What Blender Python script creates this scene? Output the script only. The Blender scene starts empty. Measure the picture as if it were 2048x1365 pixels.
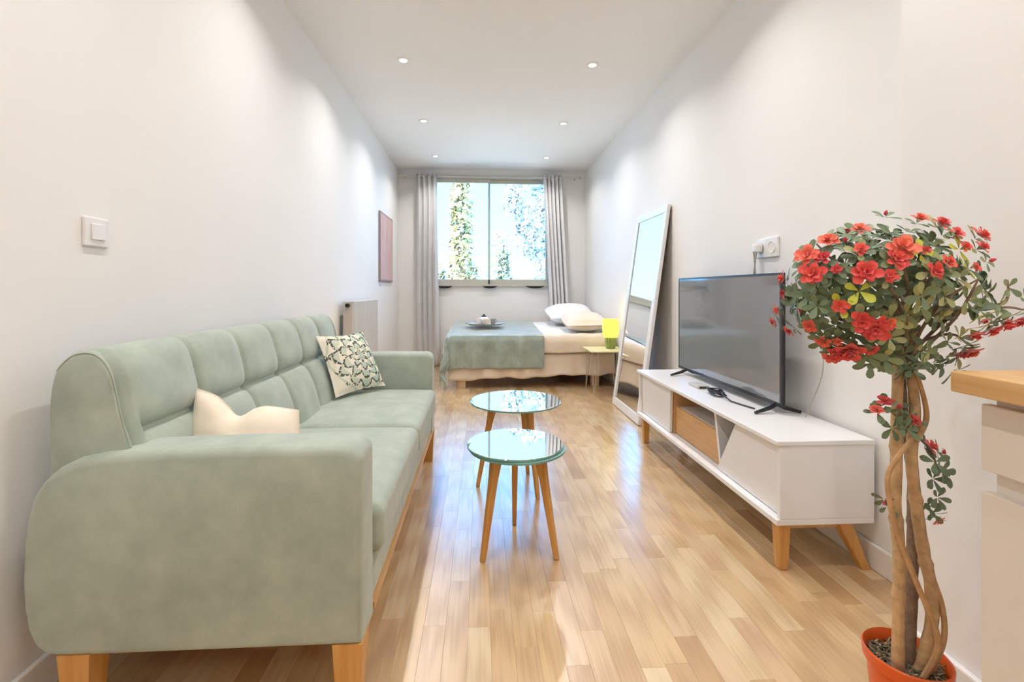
import bpy, bmesh, math, random
from mathutils import Vector, Matrix, noise
random.seed(7)
SC = bpy.context.scene
COL = SC.collection
PI = math.pi

# ------------------------------------------------------------------ camera
F_PX, W_PX, H_PX = 940.0, 2048.0, 1365.0
YAW = math.atan(50 / 940)
cam_d = bpy.data.cameras.new('camera')
cam = bpy.data.objects.new('camera', cam_d)
COL.objects.link(cam)
cam_d.sensor_fit = 'HORIZONTAL'
cam_d.sensor_width = 36
cam_d.lens = F_PX / W_PX * 36
cam_d.shift_x = 13 / W_PX
cam_d.shift_y = -(H_PX / 2 - 580) / W_PX
cam_d.clip_start = .02
cam.location = (0, 0, 1.04)
cam.rotation_euler = (PI / 2, 0, -YAW)
SC.camera = cam

# ------------------------------------------------------------------ world, sun, exposure
SC.view_settings.view_transform = 'Standard'
SC.view_settings.look = 'None'
SC.view_settings.gamma = 1
SC.view_settings.use_curve_mapping = False
SC.view_settings.exposure = 0.75
LAMP_W = 3.8
SC.cycles.max_bounces = 6
SC.cycles.diffuse_bounces = 4
SC.cycles.glossy_bounces = 3
SC.cycles.transmission_bounces = 3
SC.cycles.transparent_max_bounces = 6
SC.cycles.caustics_reflective = False
SC.cycles.caustics_refractive = False
SC.cycles.use_adaptive_sampling = True
SC.cycles.adaptive_threshold = .1
SC.cycles.adaptive_min_samples = 16
world = bpy.data.worlds.new('sky')
SC.world = world
world.use_nodes = True
wn, wl = world.node_tree.nodes, world.node_tree.links
wn.clear()
w_out = wn.new('ShaderNodeOutputWorld')
w_bg = wn.new('ShaderNodeBackground')
w_tc = wn.new('ShaderNodeTexCoord')
w_sep = wn.new('ShaderNodeSeparateXYZ')
w_ramp = wn.new('ShaderNodeValToRGB')
w_ramp.color_ramp.elements[0].position = 0.0
w_ramp.color_ramp.elements[0].color = (.115, .50, .95, 1)
w_ramp.color_ramp.elements[1].position = .30
w_ramp.color_ramp.elements[1].color = (.085, .38, .90, 1)
w_bg.inputs['Strength'].default_value = 5.8
wl.new(w_tc.outputs['Generated'], w_sep.inputs[0])
wl.new(w_sep.outputs['Z'], w_ramp.inputs[0])
wl.new(w_ramp.outputs[0], w_bg.inputs[0])
wl.new(w_bg.outputs[0], w_out.inputs[0])

sun_d = bpy.data.lights.new('sun', 'SUN')
sun_d.energy = 15.0
sun_d.angle = .01
sun_d.color = (1, .95, .86)
sun = bpy.data.objects.new('sun', sun_d)
COL.objects.link(sun)
sun.rotation_euler = (math.radians(48), 0, math.radians(-28))

por_d = bpy.data.lights.new('window_portal', 'AREA')
por_d.shape = 'RECTANGLE'
por_d.size, por_d.size_y = 1.6, 1.5
por_d.cycles.is_portal = True
por = bpy.data.objects.new('window_portal', por_d)
COL.objects.link(por)
por.location = (.16, 6.72, 1.86)
por.rotation_euler = (-PI / 2, 0, 0)


# ------------------------------------------------------------------ helpers
def lin(c):
    return c / 12.92 if c <= .04045 else ((c + .055) / 1.055) ** 2.4


def H(hexs):
    hexs = hexs.lstrip('#')
    return tuple(lin(int(hexs[i:i + 2], 16) / 255) for i in (0, 2, 4)) + (1,)


class NT:
    def __init__(s, name):
        s.m = bpy.data.materials.new(name)
        s.m.use_nodes = True
        s.t = s.m.node_tree
        s.n, s.l = s.t.nodes, s.t.links
        s.b = s.n['Principled BSDF']

    def add(s, typ, **kw):
        nd = s.n.new('ShaderNode' + typ)
        for k, v in kw.items():
            setattr(nd, k, v)
        return nd

    def link(s, a, b):
        s.l.new(a, b)

    def math(s, op, a, b=None, c=None):
        nd = s.add('Math', operation=op)
        for i, v in enumerate((a, b, c)):
            if v is None:
                continue
            if isinstance(v, (int, float)):
                nd.inputs[i].default_value = v
            else:
                s.link(v, nd.inputs[i])
        return nd.outputs[0]

    def mix(s, f, a, b, mode='MIX'):
        nd = s.add('Mix', data_type='RGBA', blend_type=mode)
        for k, v in ((0, f), (6, a), (7, b)):
            if isinstance(v, (int, float, tuple)):
                nd.inputs[k].default_value = v
            else:
                s.link(v, nd.inputs[k])
        return nd.outputs[2]

    def coord(s, kind='Object', scale=(1, 1, 1), rot=(0, 0, 0)):
        tc = s.add('TexCoord')
        mp = s.add('Mapping')
        mp.inputs['Scale'].default_value = scale
        mp.inputs['Rotation'].default_value = rot
        s.link(tc.outputs[kind], mp.inputs[0])
        return mp.outputs[0]

    def world(s, scale=(1, 1, 1)):
        g = s.add('NewGeometry')
        mp = s.add('Mapping')
        mp.inputs['Scale'].default_value = scale
        s.link(g.outputs['Position'], mp.inputs[0])
        return mp.outputs[0]

    def noise(s, vec, scale, detail=3, rough=.5):
        nd = s.add('TexNoise')
        nd.inputs['Scale'].default_value = scale
        nd.inputs['Detail'].default_value = detail
        nd.inputs['Roughness'].default_value = rough
        s.link(vec, nd.inputs['Vector'])
        return nd.outputs['Fac']

    def ramp(s, f, stops):
        nd = s.add('ValToRGB')
        e = nd.color_ramp.elements
        while len(e) < len(stops):
            e.new(.5)
        for i, (p, c) in enumerate(stops):
            e[i].position = p
            e[i].color = c
        s.link(f, nd.inputs[0])
        return nd.outputs[0]

    def bump(s, h, strength=.3, dist=.01):
        nd = s.add('Bump')
        nd.inputs['Strength'].default_value = strength
        nd.inputs['Distance'].default_value = dist
        s.link(h, nd.inputs['Height'])
        s.link(nd.outputs[0], s.b.inputs['Normal'])

    def set(s, **kw):
        for k, v in kw.items():
            k = k.replace('_', ' ')
            if isinstance(v, (int, float, tuple)):
                s.b.inputs[k].default_value = v
            else:
                s.link(v, s.b.inputs[k])
        return s


def m_plain(name, col, rough=.5, var=.06, scale=6, metal=0, bump=0, bscale=60, spec=.5):
    t = NT(name)
    v = t.coord('Object')
    nz = t.noise(v, scale, 4)
    a = H(col)
    lo = tuple(x * (1 - var) for x in a[:3]) + (1,)
    hi = tuple(min(1, x * (1 + var)) for x in a[:3]) + (1,)
    t.set(Base_Color=t.ramp(nz, [(.3, lo), (.7, hi)]), Roughness=rough, Metallic=metal)
    t.b.inputs['Specular IOR Level'].default_value = spec
    if bump:
        t.bump(t.noise(v, bscale, 3), bump, .004)
    return t.m


def m_wood(name, c0, c1, rough=.4, axis='z', sc=1.0):
    t = NT(name)
    s = {'x': (1.5, 22, 22), 'y': (22, 1.5, 22), 'z': (22, 22, 1.5)}[axis]
    v = t.coord('Object', tuple(q * sc for q in s))
    nz = t.noise(v, 2.2, 5, .6)
    t.set(Base_Color=t.ramp(nz, [(.3, H(c0)), (.7, H(c1))]), Roughness=rough)
    t.bump(nz, .08, .002)
    return t.m


def m_fabric(name, c0, c1, scale=14, weave=420, rough=.95, sheen=.3, bump=.25):
    t = NT(name)
    v = t.coord('Object')
    big = t.noise(v, scale, 4, .65)
    wv = t.noise(t.coord('Object', (1, 1, 2.5)), weave, 2)
    f = t.math('ADD', t.math('MULTIPLY', big, .7), t.math('MULTIPLY', wv, .3))
    t.set(Base_Color=t.ramp(f, [(.34, H(c0)), (.66, H(c1))]), Roughness=rough)
    t.b.inputs['Sheen Weight'].default_value = sheen
    t.b.inputs['Specular IOR Level'].default_value = .2
    t.bump(wv, bump, .002)
    return t.m


WL = {}


def put(o, parent=None, loc=(0, 0, 0)):
    COL.objects.link(o)
    if parent:
        o.parent = parent
        o.location = Vector(loc) - WL[parent]
    else:
        o.location = loc
    WL[o] = Vector(loc)
    return o


def tag(o, label=None, cat=None, group=None, kind=None):
    if label:
        o['label'] = label
    if cat:
        o['category'] = cat
    if group:
        o['group'] = group
    if kind:
        o['kind'] = kind
    return o


def thing(name, label, cat, loc, group=None, kind=None):
    o = bpy.data.objects.new(name, None)
    o.empty_display_size = .1
    put(o, None, loc)
    return tag(o, label, cat, group, kind)


class MB:
    def __init__(s):
        s.v, s.f, s.uv = [], [], None

    def add(s, vs, fs):
        b = len(s.v)
        s.v += [tuple(p) for p in vs]
        s.f += [tuple(i + b for i in f) for f in fs]
        return s

    def box(s, lo, hi):
        (a, b, c), (d, e, g) = lo, hi
        return s.add([(a, b, c), (d, b, c), (d, e, c), (a, e, c), (a, b, g), (d, b, g), (d, e, g), (a, e, g)],
                     [(0, 3, 2, 1), (4, 5, 6, 7), (0, 1, 5, 4), (1, 2, 6, 5), (2, 3, 7, 6), (3, 0, 4, 7)])

    def taper(s, c0, s0, c1, s1):
        """square bar from centre c0 (half sizes s0) to c1 (half sizes s1); horizontal ends"""
        vs = []
        for c, h in ((c0, s0), (c1, s1)):
            for dx, dy in ((-1, -1), (1, -1), (1, 1), (-1, 1)):
                vs.append((c[0] + dx * h[0], c[1] + dy * h[1], c[2]))
        return s.add(vs, [(0, 3, 2, 1), (4, 5, 6, 7), (0, 1, 5, 4), (1, 2, 6, 5), (2, 3, 7, 6), (3, 0, 4, 7)])

    def rbox(s, lo, hi, r, seg=3, core=1, fn=None):
        half = [(hi[i] - lo[i]) / 2 for i in range(3)]
        ctr = [(hi[i] + lo[i]) / 2 for i in range(3)]
        r = min([r] + [h * .999 for h in half])
        core = core if isinstance(core, (tuple, list)) else (core,) * 3
        ax = []
        for i in range(3):
            h = half[i]
            pts = [-(h - r) - r * math.tan(PI / 4 * (1 - k / seg)) for k in range(seg)]
            cc = [-(h - r) + 2 * (h - r) * k / core[i] for k in range(core[i] + 1)]
            ax.append(pts + cc + [-p for p in reversed(pts)])
        idx, vs, fs = {}, [], []
        n = [len(a) - 1 for a in ax]

        def vid(i, j, k):
            key = (i, j, k)
            if key not in idx:
                p = Vector((ax[0][i], ax[1][j], ax[2][k]))
                q = Vector([max(-(half[a] - r), min(half[a] - r, p[a])) for a in range(3)])
                d = p - q
                if d.length > 1e-9:
                    p = q + d.normalized() * r
                p = p + Vector(ctr)
                if fn:
                    p = fn(p)
                idx[key] = len(vs)
                vs.append(tuple(p))
            return idx[key]
        for a in range(3):
            b, c = (a + 1) % 3, (a + 2) % 3
            for side in (0, n[a]):
                for j in range(n[b]):
                    for k in range(n[c]):
                        def key(jj, kk):
                            e = [0, 0, 0]
                            e[a], e[b], e[c] = side, jj, kk
                            return vid(*e)
                        q = (key(j, k), key(j + 1, k), key(j + 1, k + 1), key(j, k + 1))
                        fs.append(q if side else q[::-1])
        return s.add(vs, fs)

    def tube(s, pts, rad, n=8, cap=True):
        pts = [Vector(p) for p in pts]
        m = len(pts)
        rad = rad if isinstance(rad, (list, tuple)) else [rad] * m
        vs, fs = [], []
        up = None
        for i, p in enumerate(pts):
            d = (pts[min(i + 1, m - 1)] - pts[max(i - 1, 0)]).normalized()
            if up is None:
                up = d.orthogonal().normalized()
            up = (up - d * up.dot(d))
            up = up.normalized() if up.length > 1e-6 else d.orthogonal().normalized()
            w = d.cross(up)
            for k in range(n):
                a = 2 * PI * k / n
                vs.append(p + (up * math.cos(a) + w * math.sin(a)) * rad[i])
        for i in range(m - 1):
            for k in range(n):
                k2 = (k + 1) % n
                fs.append((i * n + k, i * n + k2, (i + 1) * n + k2, (i + 1) * n + k))
        if cap:
            fs.append(tuple(range(n))[::-1])
            fs.append(tuple((m - 1) * n + k for k in range(n)))
        return s.add(vs, fs)

    def lathe(s, prof, ctr, n=32, closed=False):
        cx, cy, cz = ctr
        vs, fs = [], []
        for r, z in prof:
            for k in range(n):
                a = 2 * PI * k / n
                vs.append((cx + r * math.cos(a), cy + r * math.sin(a), cz + z))
        m = len(prof)
        for i in range(m if closed else m - 1):
            i2 = (i + 1) % m
            for k in range(n):
                k2 = (k + 1) % n
                fs.append((i * n + k, i * n + k2, i2 * n + k2, i2 * n + k))
        if not closed:
            fs.append(tuple(range(n))[::-1])
            fs.append(tuple((m - 1) * n + k for k in range(n)))
        return s.add(vs, fs)

    def grid(s, fn, nu, nv):
        vs = [fn(i / nu, j / nv) for j in range(nv + 1) for i in range(nu + 1)]
        fs = [(j * (nu + 1) + i, j * (nu + 1) + i + 1, (j + 1) * (nu + 1) + i + 1, (j + 1) * (nu + 1) + i)
              for j in range(nv) for i in range(nu)]
        return s.add(vs, fs)

    def prism(s, poly, axis, a0, a1, bev=0):
        """extrude a 2-D polygon (the two other axes in order) along axis from a0 to a1; bev rounds its rim"""
        m = len(poly)
        nrm = []
        area = sum(poly[i][0] * poly[(i + 1) % m][1] - poly[(i + 1) % m][0] * poly[i][1] for i in range(m))
        sg = 1 if area > 0 else -1
        for i in range(m):
            p, q = Vector(poly[i - 1]), Vector(poly[(i + 1) % m])
            d = (q - p).normalized()
            nrm.append(Vector((d.y, -d.x)) * sg)
        rings = []
        if bev:
            for k in range(4):
                a = PI / 2 * k / 3
                rings.append((a0 + bev * (1 - math.sin(a)), bev * (1 - math.cos(a))))
            rings = [(a0 + bev * (1 - math.sin(PI / 2 * k / 3)), bev * (1 - math.cos(PI / 2 * k / 3))) for k in (3, 2, 1, 0)]
            rings += [(a1 - bev * (1 - math.sin(PI / 2 * k / 3)), bev * (1 - math.cos(PI / 2 * k / 3))) for k in (0, 1, 2, 3)]
        else:
            rings = [(a0, 0), (a1, 0)]
        vs = []
        for a, ins in rings:
            for p, nn in zip(poly, nrm):
                u, w = p[0] - nn.x * ins, p[1] - nn.y * ins
                vs.append({'x': (a, u, w), 'y': (u, a, w), 'z': (u, w, a)}[axis])
        fs = []
        for i in range(len(rings) - 1):
            for k in range(m):
                k2 = (k + 1) % m
                fs.append((i * m + k, i * m + k2, (i + 1) * m + k2, (i + 1) * m + k))
        fs.append(tuple(range(m))[::-1])
        fs.append(tuple((len(rings) - 1) * m + k for k in range(m)))
        return s.add(vs, fs)

    def mesh(s, name, m, smooth=True, ctr=None, angle=40):
        me = bpy.data.meshes.new(name)
        vs = s.v
        if ctr is not None:
            vs = [(x - ctr[0], y - ctr[1], z - ctr[2]) for x, y, z in vs]
        me.from_pydata(vs, [], s.f)
        bm = bmesh.new()
        bm.from_mesh(me)
        bmesh.ops.recalc_face_normals(bm, faces=bm.faces)
        if smooth:
            for f in bm.faces:
                f.smooth = True
            ca = math.radians(angle)
            for e in bm.edges:
                if len(e.link_faces) == 2 and e.calc_face_angle(0) > ca:
                    e.smooth = False
        bm.to_mesh(me)
        bm.free()
        if m:
            me.materials.append(m)
        return me

    def build(s, name, m, parent=None, smooth=True, angle=40, kind=None):
        xs, ys, zs = zip(*s.v)
        ctr = ((min(xs) + max(xs)) / 2, (min(ys) + max(ys)) / 2, min(zs))
        o = bpy.data.objects.new(name, s.mesh(name, m, smooth, ctr, angle))
        put(o, parent, ctr)
        if kind:
            o['kind'] = kind
        return o


def bevel(o, w=.004, seg=2):
    md = o.modifiers.new('bevel', 'BEVEL')
    md.width, md.segments, md.limit_method = w, seg, 'ANGLE'
    md.angle_limit = math.radians(35)
    return o


def wob(x, y, z, s=1.0):
    return noise.noise((x * s, y * s, z * s))


# ------------------------------------------------------------------ materials
M = {}
t = NT('wall_paint')
v = t.world()
t.set(Base_Color=t.ramp(t.noise(v, 1.3, 3), [(.3, H('#f2f0ed')), (.7, H('#f5f3f0'))]), Roughness=.85)
t.bump(t.noise(v, 140, 3), .05, .002)
M['wall'] = t.m
M['ceil'] = m_plain('ceiling_paint', '#f9f8f6', .9, .01, 1)
M['trim'] = m_plain('white_lacquer_trim', '#f2efeb', .4, .01, 3)
M['white'] = m_plain('white_lacquer', '#f0eeec', .35, .015, 3)
M['oak'] = m_wood('oak_leg', '#c98d45', '#dca762', .4, 'z')
M['oak_y'] = m_wood('oak_along', '#c9955a', '#ddb27c', .45, 'y')
M['counter'] = m_wood('beech_worktop', '#cf9f62', '#e2bd86', .4, 'y', .8)
M['sofa'] = m_fabric('sage_upholstery', '#9ca79a', '#b5bfb0', 9)
M['alu'] = m_plain('bronze_grey_aluminium', '#c8c5b8', .4, .04, 5, .1)
M['black'] = m_plain('black_plastic', '#1c1c1e', .35, .05, 5)
M['dark'] = m_plain('dark_rubber', '#242322', .6, .05, 5)
M['curtain'] = m_fabric('white_curtain', '#e6e4e2', '#f3f2f1', 5, 300, .9, .2, .1)
ct = M['curtain'].node_tree
ctl, ctm = ct.nodes.new('ShaderNodeBsdfTranslucent'), ct.nodes.new('ShaderNodeMixShader')
ctl.inputs[0].default_value = (.85, .84, .83, 1)
ctm.inputs[0].default_value = .10
ct.links.new(ct.nodes['Principled BSDF'].outputs[0], ctm.inputs[1])
ct.links.new(ctl.outputs[0], ctm.inputs[2])
ct.links.new(ctm.outputs[0], ct.nodes['Material Output'].inputs[0])
M['sheet'] = m_fabric('cream_bed_linen', '#e3d2bd', '#f0e2d0', 6, 300, .9, .2, .15)
M['linen'] = m_fabric('white_bed_linen', '#ecebe9', '#f8f7f5', 6, 300, .9, .2, .15)
M['peach'] = m_fabric('cream_pillow_linen', '#ecd9c4', '#f6e8d8', 6, 300, .9, .2, .15)
M['throw'] = m_fabric('sage_velvet', '#8a978c', '#adbab0', 7, 260, .7, .8, .3)
M['cushion_cream'] = m_fabric('cream_cotton', '#e6d7bf', '#f3e8d6', 6, 300)
M['steel'] = m_plain('brushed_steel', '#c9c6c0', .3, .03, 5, .9)

# oak floor: tone per plank, grain along Y
t = NT('oak_strip_floor')
at = t.add('Attribute')
at.attribute_name = 'tone'
tone = at.outputs['Fac']
g = t.add('NewGeometry')
cmb = t.add('CombineXYZ')
sep = t.add('SeparateXYZ')
t.link(g.outputs['Position'], sep.inputs[0])
off = t.math('MULTIPLY', tone, 173.0)
t.link(t.math('ADD', t.math('MULTIPLY', sep.outputs['X'], 62.0), off), cmb.inputs[0])
t.link(t.math('ADD', t.math('MULTIPLY', sep.outputs['Y'], .8), off), cmb.inputs[1])
t.link(off, cmb.inputs[2])
gr = t.noise(cmb.outputs[0], 1.5, 6, .62)
cmb2 = t.add('CombineXYZ')
t.link(t.math('ADD', t.math('MULTIPLY', sep.outputs['X'], 9.0), off), cmb2.inputs[0])
t.link(t.math('ADD', t.math('MULTIPLY', sep.outputs['Y'], .45), off), cmb2.inputs[1])
wv = t.add('TexWave', wave_type='RINGS')
wv.inputs['Scale'].default_value = 2.4
wv.inputs['Distortion'].default_value = 5.0
wv.inputs['Detail'].default_value = 3.0
t.link(cmb2.outputs[0], wv.inputs['Vector'])
base = t.ramp(tone, [(0, H('#bc966a')), (.15, H('#cca97c')), (.45, H('#d9b989')), (.7, H('#d6b68e')), (1, H('#e2caa0'))])
dark = t.mix(.45, base, H('#9b7043'))
grain = t.math('MULTIPLY', t.math('ADD', t.math('MULTIPLY', gr, .9), t.math('MULTIPLY', wv.outputs['Fac'], .28)), 1.0)
colr = t.mix(t.ramp(grain, [(.46, (0, 0, 0, 1)), (.80, (.85, .85, .85, 1))]), base, dark)
kn = t.add('TexVoronoi')
kn.inputs['Scale'].default_value = 2.6
t.link(t.world((1.0, .55, 1)), kn.inputs['Vector'])
colr = t.mix(t.ramp(kn.outputs['Distance'], [(.012, (.8, .8, .8, 1)), (.035, (0, 0, 0, 1))]), colr, H('#5a3a1e'))
t.set(Base_Color=colr, Roughness=t.math('ADD', t.math('MULTIPLY', gr, .10), .24))
t.b.inputs['Specular IOR Level'].default_value = .6
t.b.inputs['Coat Weight'].default_value = 1.0
t.b.inputs['Coat Roughness'].default_value = .22
t.bump(gr, .05, .002)
M['floor'] = t.m

# mirror, glass
t = NT('mirror_glass')
t.set(Base_Color=(.93, .95, .95, 1), Metallic=1.0, Roughness=t.math('MULTIPLY', t.noise(t.coord('Object'), 3, 2), .02))
M['mirror'] = t.m
t = NT('mirrored_table_glass')
t.set(Base_Color=(.95, .985, .98, 1), Metallic=1.0, Roughness=t.math('MULTIPLY', t.noise(t.coord('Object'), 3, 2), .03))
M['tabletop'] = t.m
t = NT('glass_edge')
t.set(Base_Color=t.ramp(t.noise(t.coord('Object'), 5, 2), [(.3, H('#5f8f86')), (.7, H('#84b3a8'))]), Roughness=.08)
M['glass_edge'] = t.m
t = NT('window_glass')
tr, gl, mx = t.add('BsdfTransparent'), t.add('BsdfGlossy'), t.add('MixShader')
tr.inputs[0].default_value = (.97, .985, .985, 1)
gl.inputs['Roughness'].default_value = .02
fr = t.add('Fresnel')
fr.inputs[0].default_value = 1.45
t.link(t.math('MULTIPLY', fr.outputs[0], .8), mx.inputs[0])
t.link(tr.outputs[0], mx.inputs[1])
t.link(gl.outputs[0], mx.inputs[2])
t.link(mx.outputs[0], t.n['Material Output'].inputs[0])
M['pane'] = t.m
t = NT('television_screen')
t.set(Base_Color=t.ramp(t.noise(t.coord('Object'), 2, 2), [(.3, (.19, .20, .21, 1)), (.7, (.205, .215, .225, 1))]), Roughness=.07)
t.b.inputs['Specular IOR Level'].default_value = 1.0
t.b.inputs['IOR'].default_value = 1.9
M['screen'] = t.m


def m_emit(name, col, strength):
    t = NT(name)
    t.set(Base_Color=col, Emission_Color=col, Emission_Strength=strength)
    return t.m


M['bulb'] = m_emit('lamp_bulb', (1, .93, .82, 1), 6)

# ------------------------------------------------------------------ room shell
XL, XR, XK, YK = -1.135, 1.47, 1.2, 1.28
YB, YF, ZC = 6.55, -2.6, 2.71


def struct(name, mb, m, label=None, cat=None, smooth=False):
    o = mb.build(name, m, None, smooth)
    o['kind'] = 'structure'
    if label:
        tag(o, label, cat)
    return o


struct('wall_left', MB().box((XL - .2, YF - .2, -.1), (XL, YB + .25, ZC + .2)), M['wall'], 'long plain cream wall behind the sofa', 'wall')
struct('wall_right', MB().box((XR, YK - .02, -.1), (XR + .2, YB + .25, ZC + .2)), M['wall'], 'long plain cream wall behind the television', 'wall')
struct('wall_kitchen', MB().box((XK, YF - .2, -.1), (XR + .2, YK, ZC + .2)), M['wall'], 'wall section standing forward behind the flowering plant', 'wall')
struct('wall_front', MB().box((XL - .2, YF - .2, -.1), (XR + .2, YF, ZC + .2)), M['wall'], 'plain wall of the room behind the viewpoint', 'wall')
struct('ceiling', MB().box((XL - .2, YF - .2, ZC), (XR + .2, YB + .25, ZC + .2)), M['ceil'], 'flat white ceiling with recessed downlights', 'ceiling')
WX0, WX1, WZ0, WZ1 = -.65, .97, 1.085, 2.625
bw = MB()
bw.box((XL - .2, YB, -.1), (WX0, YB + .25, ZC + .2))
bw.box((WX1, YB, -.1), (XR + .2, YB + .25, ZC + .2))
bw.box((WX0, YB, -.1), (WX1, YB + .25, WZ0))
bw.box((WX0, YB, WZ1), (WX1, YB + .25, ZC + .2))
struct('wall_back', bw, M['wall'], 'end wall with the window above the bed', 'wall')


def skirting(name, lo, hi, label):
    o = struct(name, MB().box(lo, hi), M['trim'], label, 'baseboard')
    bevel(o, .005, 2)


skirting('baseboard_left', (XL, YF, 0), (XL + .016, YB, .095), 'white baseboard along the wall behind the sofa')
skirting('baseboard_right', (XR - .016, YK, 0), (XR, YB, .095), 'white baseboard along the wall behind the television stand')
skirting('baseboard_kitchen', (XK - .018, .82, 0), (XK, YK + .016, .105), 'white baseboard behind the orange plant pot')
skirting('baseboard_back', (XL + .016, YB - .016, 0), (XR - .016, YB, .095), 'white baseboard under the window wall')

# floor: strips one by one
fl = struct('floor', MB().box((XL - .2, YF - .2, -.1), (XR + .2, YB + .25, -.012)), m_plain('dark_underlay', '#8a6a45', .9), 'oak strip parquet floor', 'floor')
rng = random.Random(11)
PW = (XR - XL) / 38
planks = []
for r in range(38):
    x0 = XL + r * PW
    y = YF - rng.random() * .5
    while y < YB:
        L = rng.uniform(.34, .78)
        planks.append((x0, max(y, YF), x0 + PW, min(y + L, YB), rng.random() ** 1.0))
        y += L


def p_rank(p):
    cx, cy = (p[0] + p[2]) / 2, (p[1] + p[3]) / 2
    if cy < 1.0 or (cx < -.36 and cy > 1.45) or (cx > 1.12 and 1.6 < cy) or cy > 5.1 or abs(cx / cy) > 1.15:
        return 0
    return (p[2] - p[0]) * (p[3] - p[1]) / cy ** 3


planks.sort(key=p_rank, reverse=True)


def plank_geo(mb, p):
    e, c = .0001, .0005
    x0, y0, x1, y1 = p[0] + e, p[1] + e, p[2] - e, p[3] - e
    vs = []
    for z, i in ((-.012, 0), (-.0005, 0), (0, c)):
        vs += [(x0 + i, y0 + i, z), (x1 - i, y0 + i, z), (x1 - i, y1 - i, z), (x0 + i, y1 - i, z)]
    fs = [(8, 9, 10, 11)]
    for k in range(2):
        for i in range(4):
            j = (i + 1) % 4
            fs.append((k * 4 + i, k * 4 + j, k * 4 + 4 + j, k * 4 + 4 + i))
    mb.add(vs, fs)


def tone_attr(me, tones):
    a = me.attributes.new('tone', 'FLOAT', 'FACE')
    a.data.foreach_set('value', tones)


for p in planks[:298]:
    mb = MB()
    plank_geo(mb, p)
    o = mb.build('plank', M['floor'], fl, False)
    tone_attr(o.data, [p[4]] * len(mb.f))
mb, tn = MB(), []
for p in planks[298:]:
    n0 = len(mb.f)
    plank_geo(mb, p)
    tn += [p[4]] * (len(mb.f) - n0)
o = mb.build('plank_field', M['floor'], fl, False, kind='stuff')
tone_attr(o.data, tn)

# window
win = thing('window_1', 'two-pane sliding window in a grey metal frame over the bed', 'window', (.16, YB, WZ0), kind='structure')
fy0, fy1 = YB - .03, YB + .09
f = MB()
f.box((WX0, fy0, WZ1 - .045), (WX1, fy1, WZ1)).box((WX0, fy0, WZ0), (WX1, fy1, WZ0 + .03))
f.box((WX0, fy0, WZ0 + .03), (WX0 + .028, fy1, WZ1 - .045)).box((WX1 - .035, fy0, WZ0 + .03), (WX1, fy1, WZ1 - .045))
bevel(f.build('window_frame', M['alu'], win, False), .004)


def sash(x0, x1, y0, y1):
    z0, z1, w = WZ0 + .03, WZ1 - .045, .022
    s = MB()
    s.box((x0, y0, z0), (x1, y1, z0 + .07)).box((x0, y0, z1 - .055), (x1, y1, z1))
    s.box((x0, y0, z0 + .07), (x0 + w, y1, z1 - .055)).box((x1 - w, y0, z0 + .07), (x1, y1, z1 - .055))
    o = bevel(s.build('sash', M['alu'], win, False), .003)
    ym = (y0 + y1) / 2
    MB().box((x0 + w - .003, ym - .003, z0 + .067), (x1 - w + .003, ym + .003, z1 - .052)).build('pane', M['pane'], o, False)
    return o


s1 = sash(WX0 + .028, .135, YB - .02, YB + .012)
s2 = sash(.105, WX1 - .035, YB + .03, YB + .062)
MB().rbox((.108, YB - .035, WZ0 + .035), (.128, YB - .02, WZ0 + .095), .006).build('latch', M['dark'], s1)
MB().rbox((WX1 - .05, YB - .055, 1.50), (WX1 - .03, YB - .03, 1.72), .008).build('handle', M['dark'], win)
for cx, w in ((-.49, .1), (.13, .1), (.76, .13)):
    pts = [(cx + w * math.cos(a), WZ0 + .008 - .032 * math.sin(a)) for a in [PI * k / 10 for k in range(11)]]
    MB().prism(pts, 'y', YB - .045, YB - .002, .004).build('sill_bumper', M['dark'], win)

# downlights
lit_ring = m_plain('white_lamp_ring', '#f4f2ee', .4, .01)
RING = MB().lathe([(.028, -.004), (.046, -.006), (.050, -.003), (.050, 0), (.028, 0)], (0, 0, 0), 24, True).mesh('ring', lit_ring)
BULB = MB().lathe([(.0285, -.0025), (.0285, -.0005)], (0, 0, 0), 24).mesh('bulb', M['bulb'])
lamp_d = bpy.data.lights.new('downlight_lamp', 'AREA')
lamp_d.shape = 'DISK'
lamp_d.size = .055
lamp_d.energy = LAMP_W
lamp_d.color = (1, .968, .955)
lamp_d.spread = math.radians(136)
ROW = ((3.45, 'nearest to the camera'), (4.68, 'in the middle of its row'), (5.9, 'nearest to the window'))
spots = []
for y, w in ROW:
    for x, sd in ((-.56, 'left'), (.83, 'right')):
        spots.append((x, y, 'lit recessed ceiling spotlight of the %s row, %s' % (sd, w)))
for y, wl_, wr_ in ((2.22, 'over the middle of the sofa', 'over the near half of the television stand'), (.99, 'over the near arm of the sofa', 'over the azalea tree'),  # rows extended out of view, added to light the near part of the room
                    (-.24, 'just behind the camera on the left', 'just behind the camera on the right'), (-1.47, 'farthest behind the camera on the left', 'farthest behind the camera on the right')):
    for x, w in ((-.56, wl_), (.83, wr_)):
        spots.append((x, y, 'lit recessed ceiling spotlight %s, out of view, added to light the near room' % w))
for x, y, lab in spots:
    d = thing('ceiling_spotlight', lab, 'downlight', (x, y, ZC), 'recessed ceiling spotlights')
    for nm, me in (('ring', RING), ('bulb', BULB)):
        put(bpy.data.objects.new(nm, me), d, (x, y, ZC))
    put(bpy.data.objects.new('lamp_light', lamp_d), d, (x, y, ZC - .012))

# ------------------------------------------------------------------ sofa
SY0, SY1 = 1.14, 2.93
sofa = thing('sofa', 'sage green tufted fabric sofa with oak legs along the left wall', 'sofa', (-.67, 2.03, 0))


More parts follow.
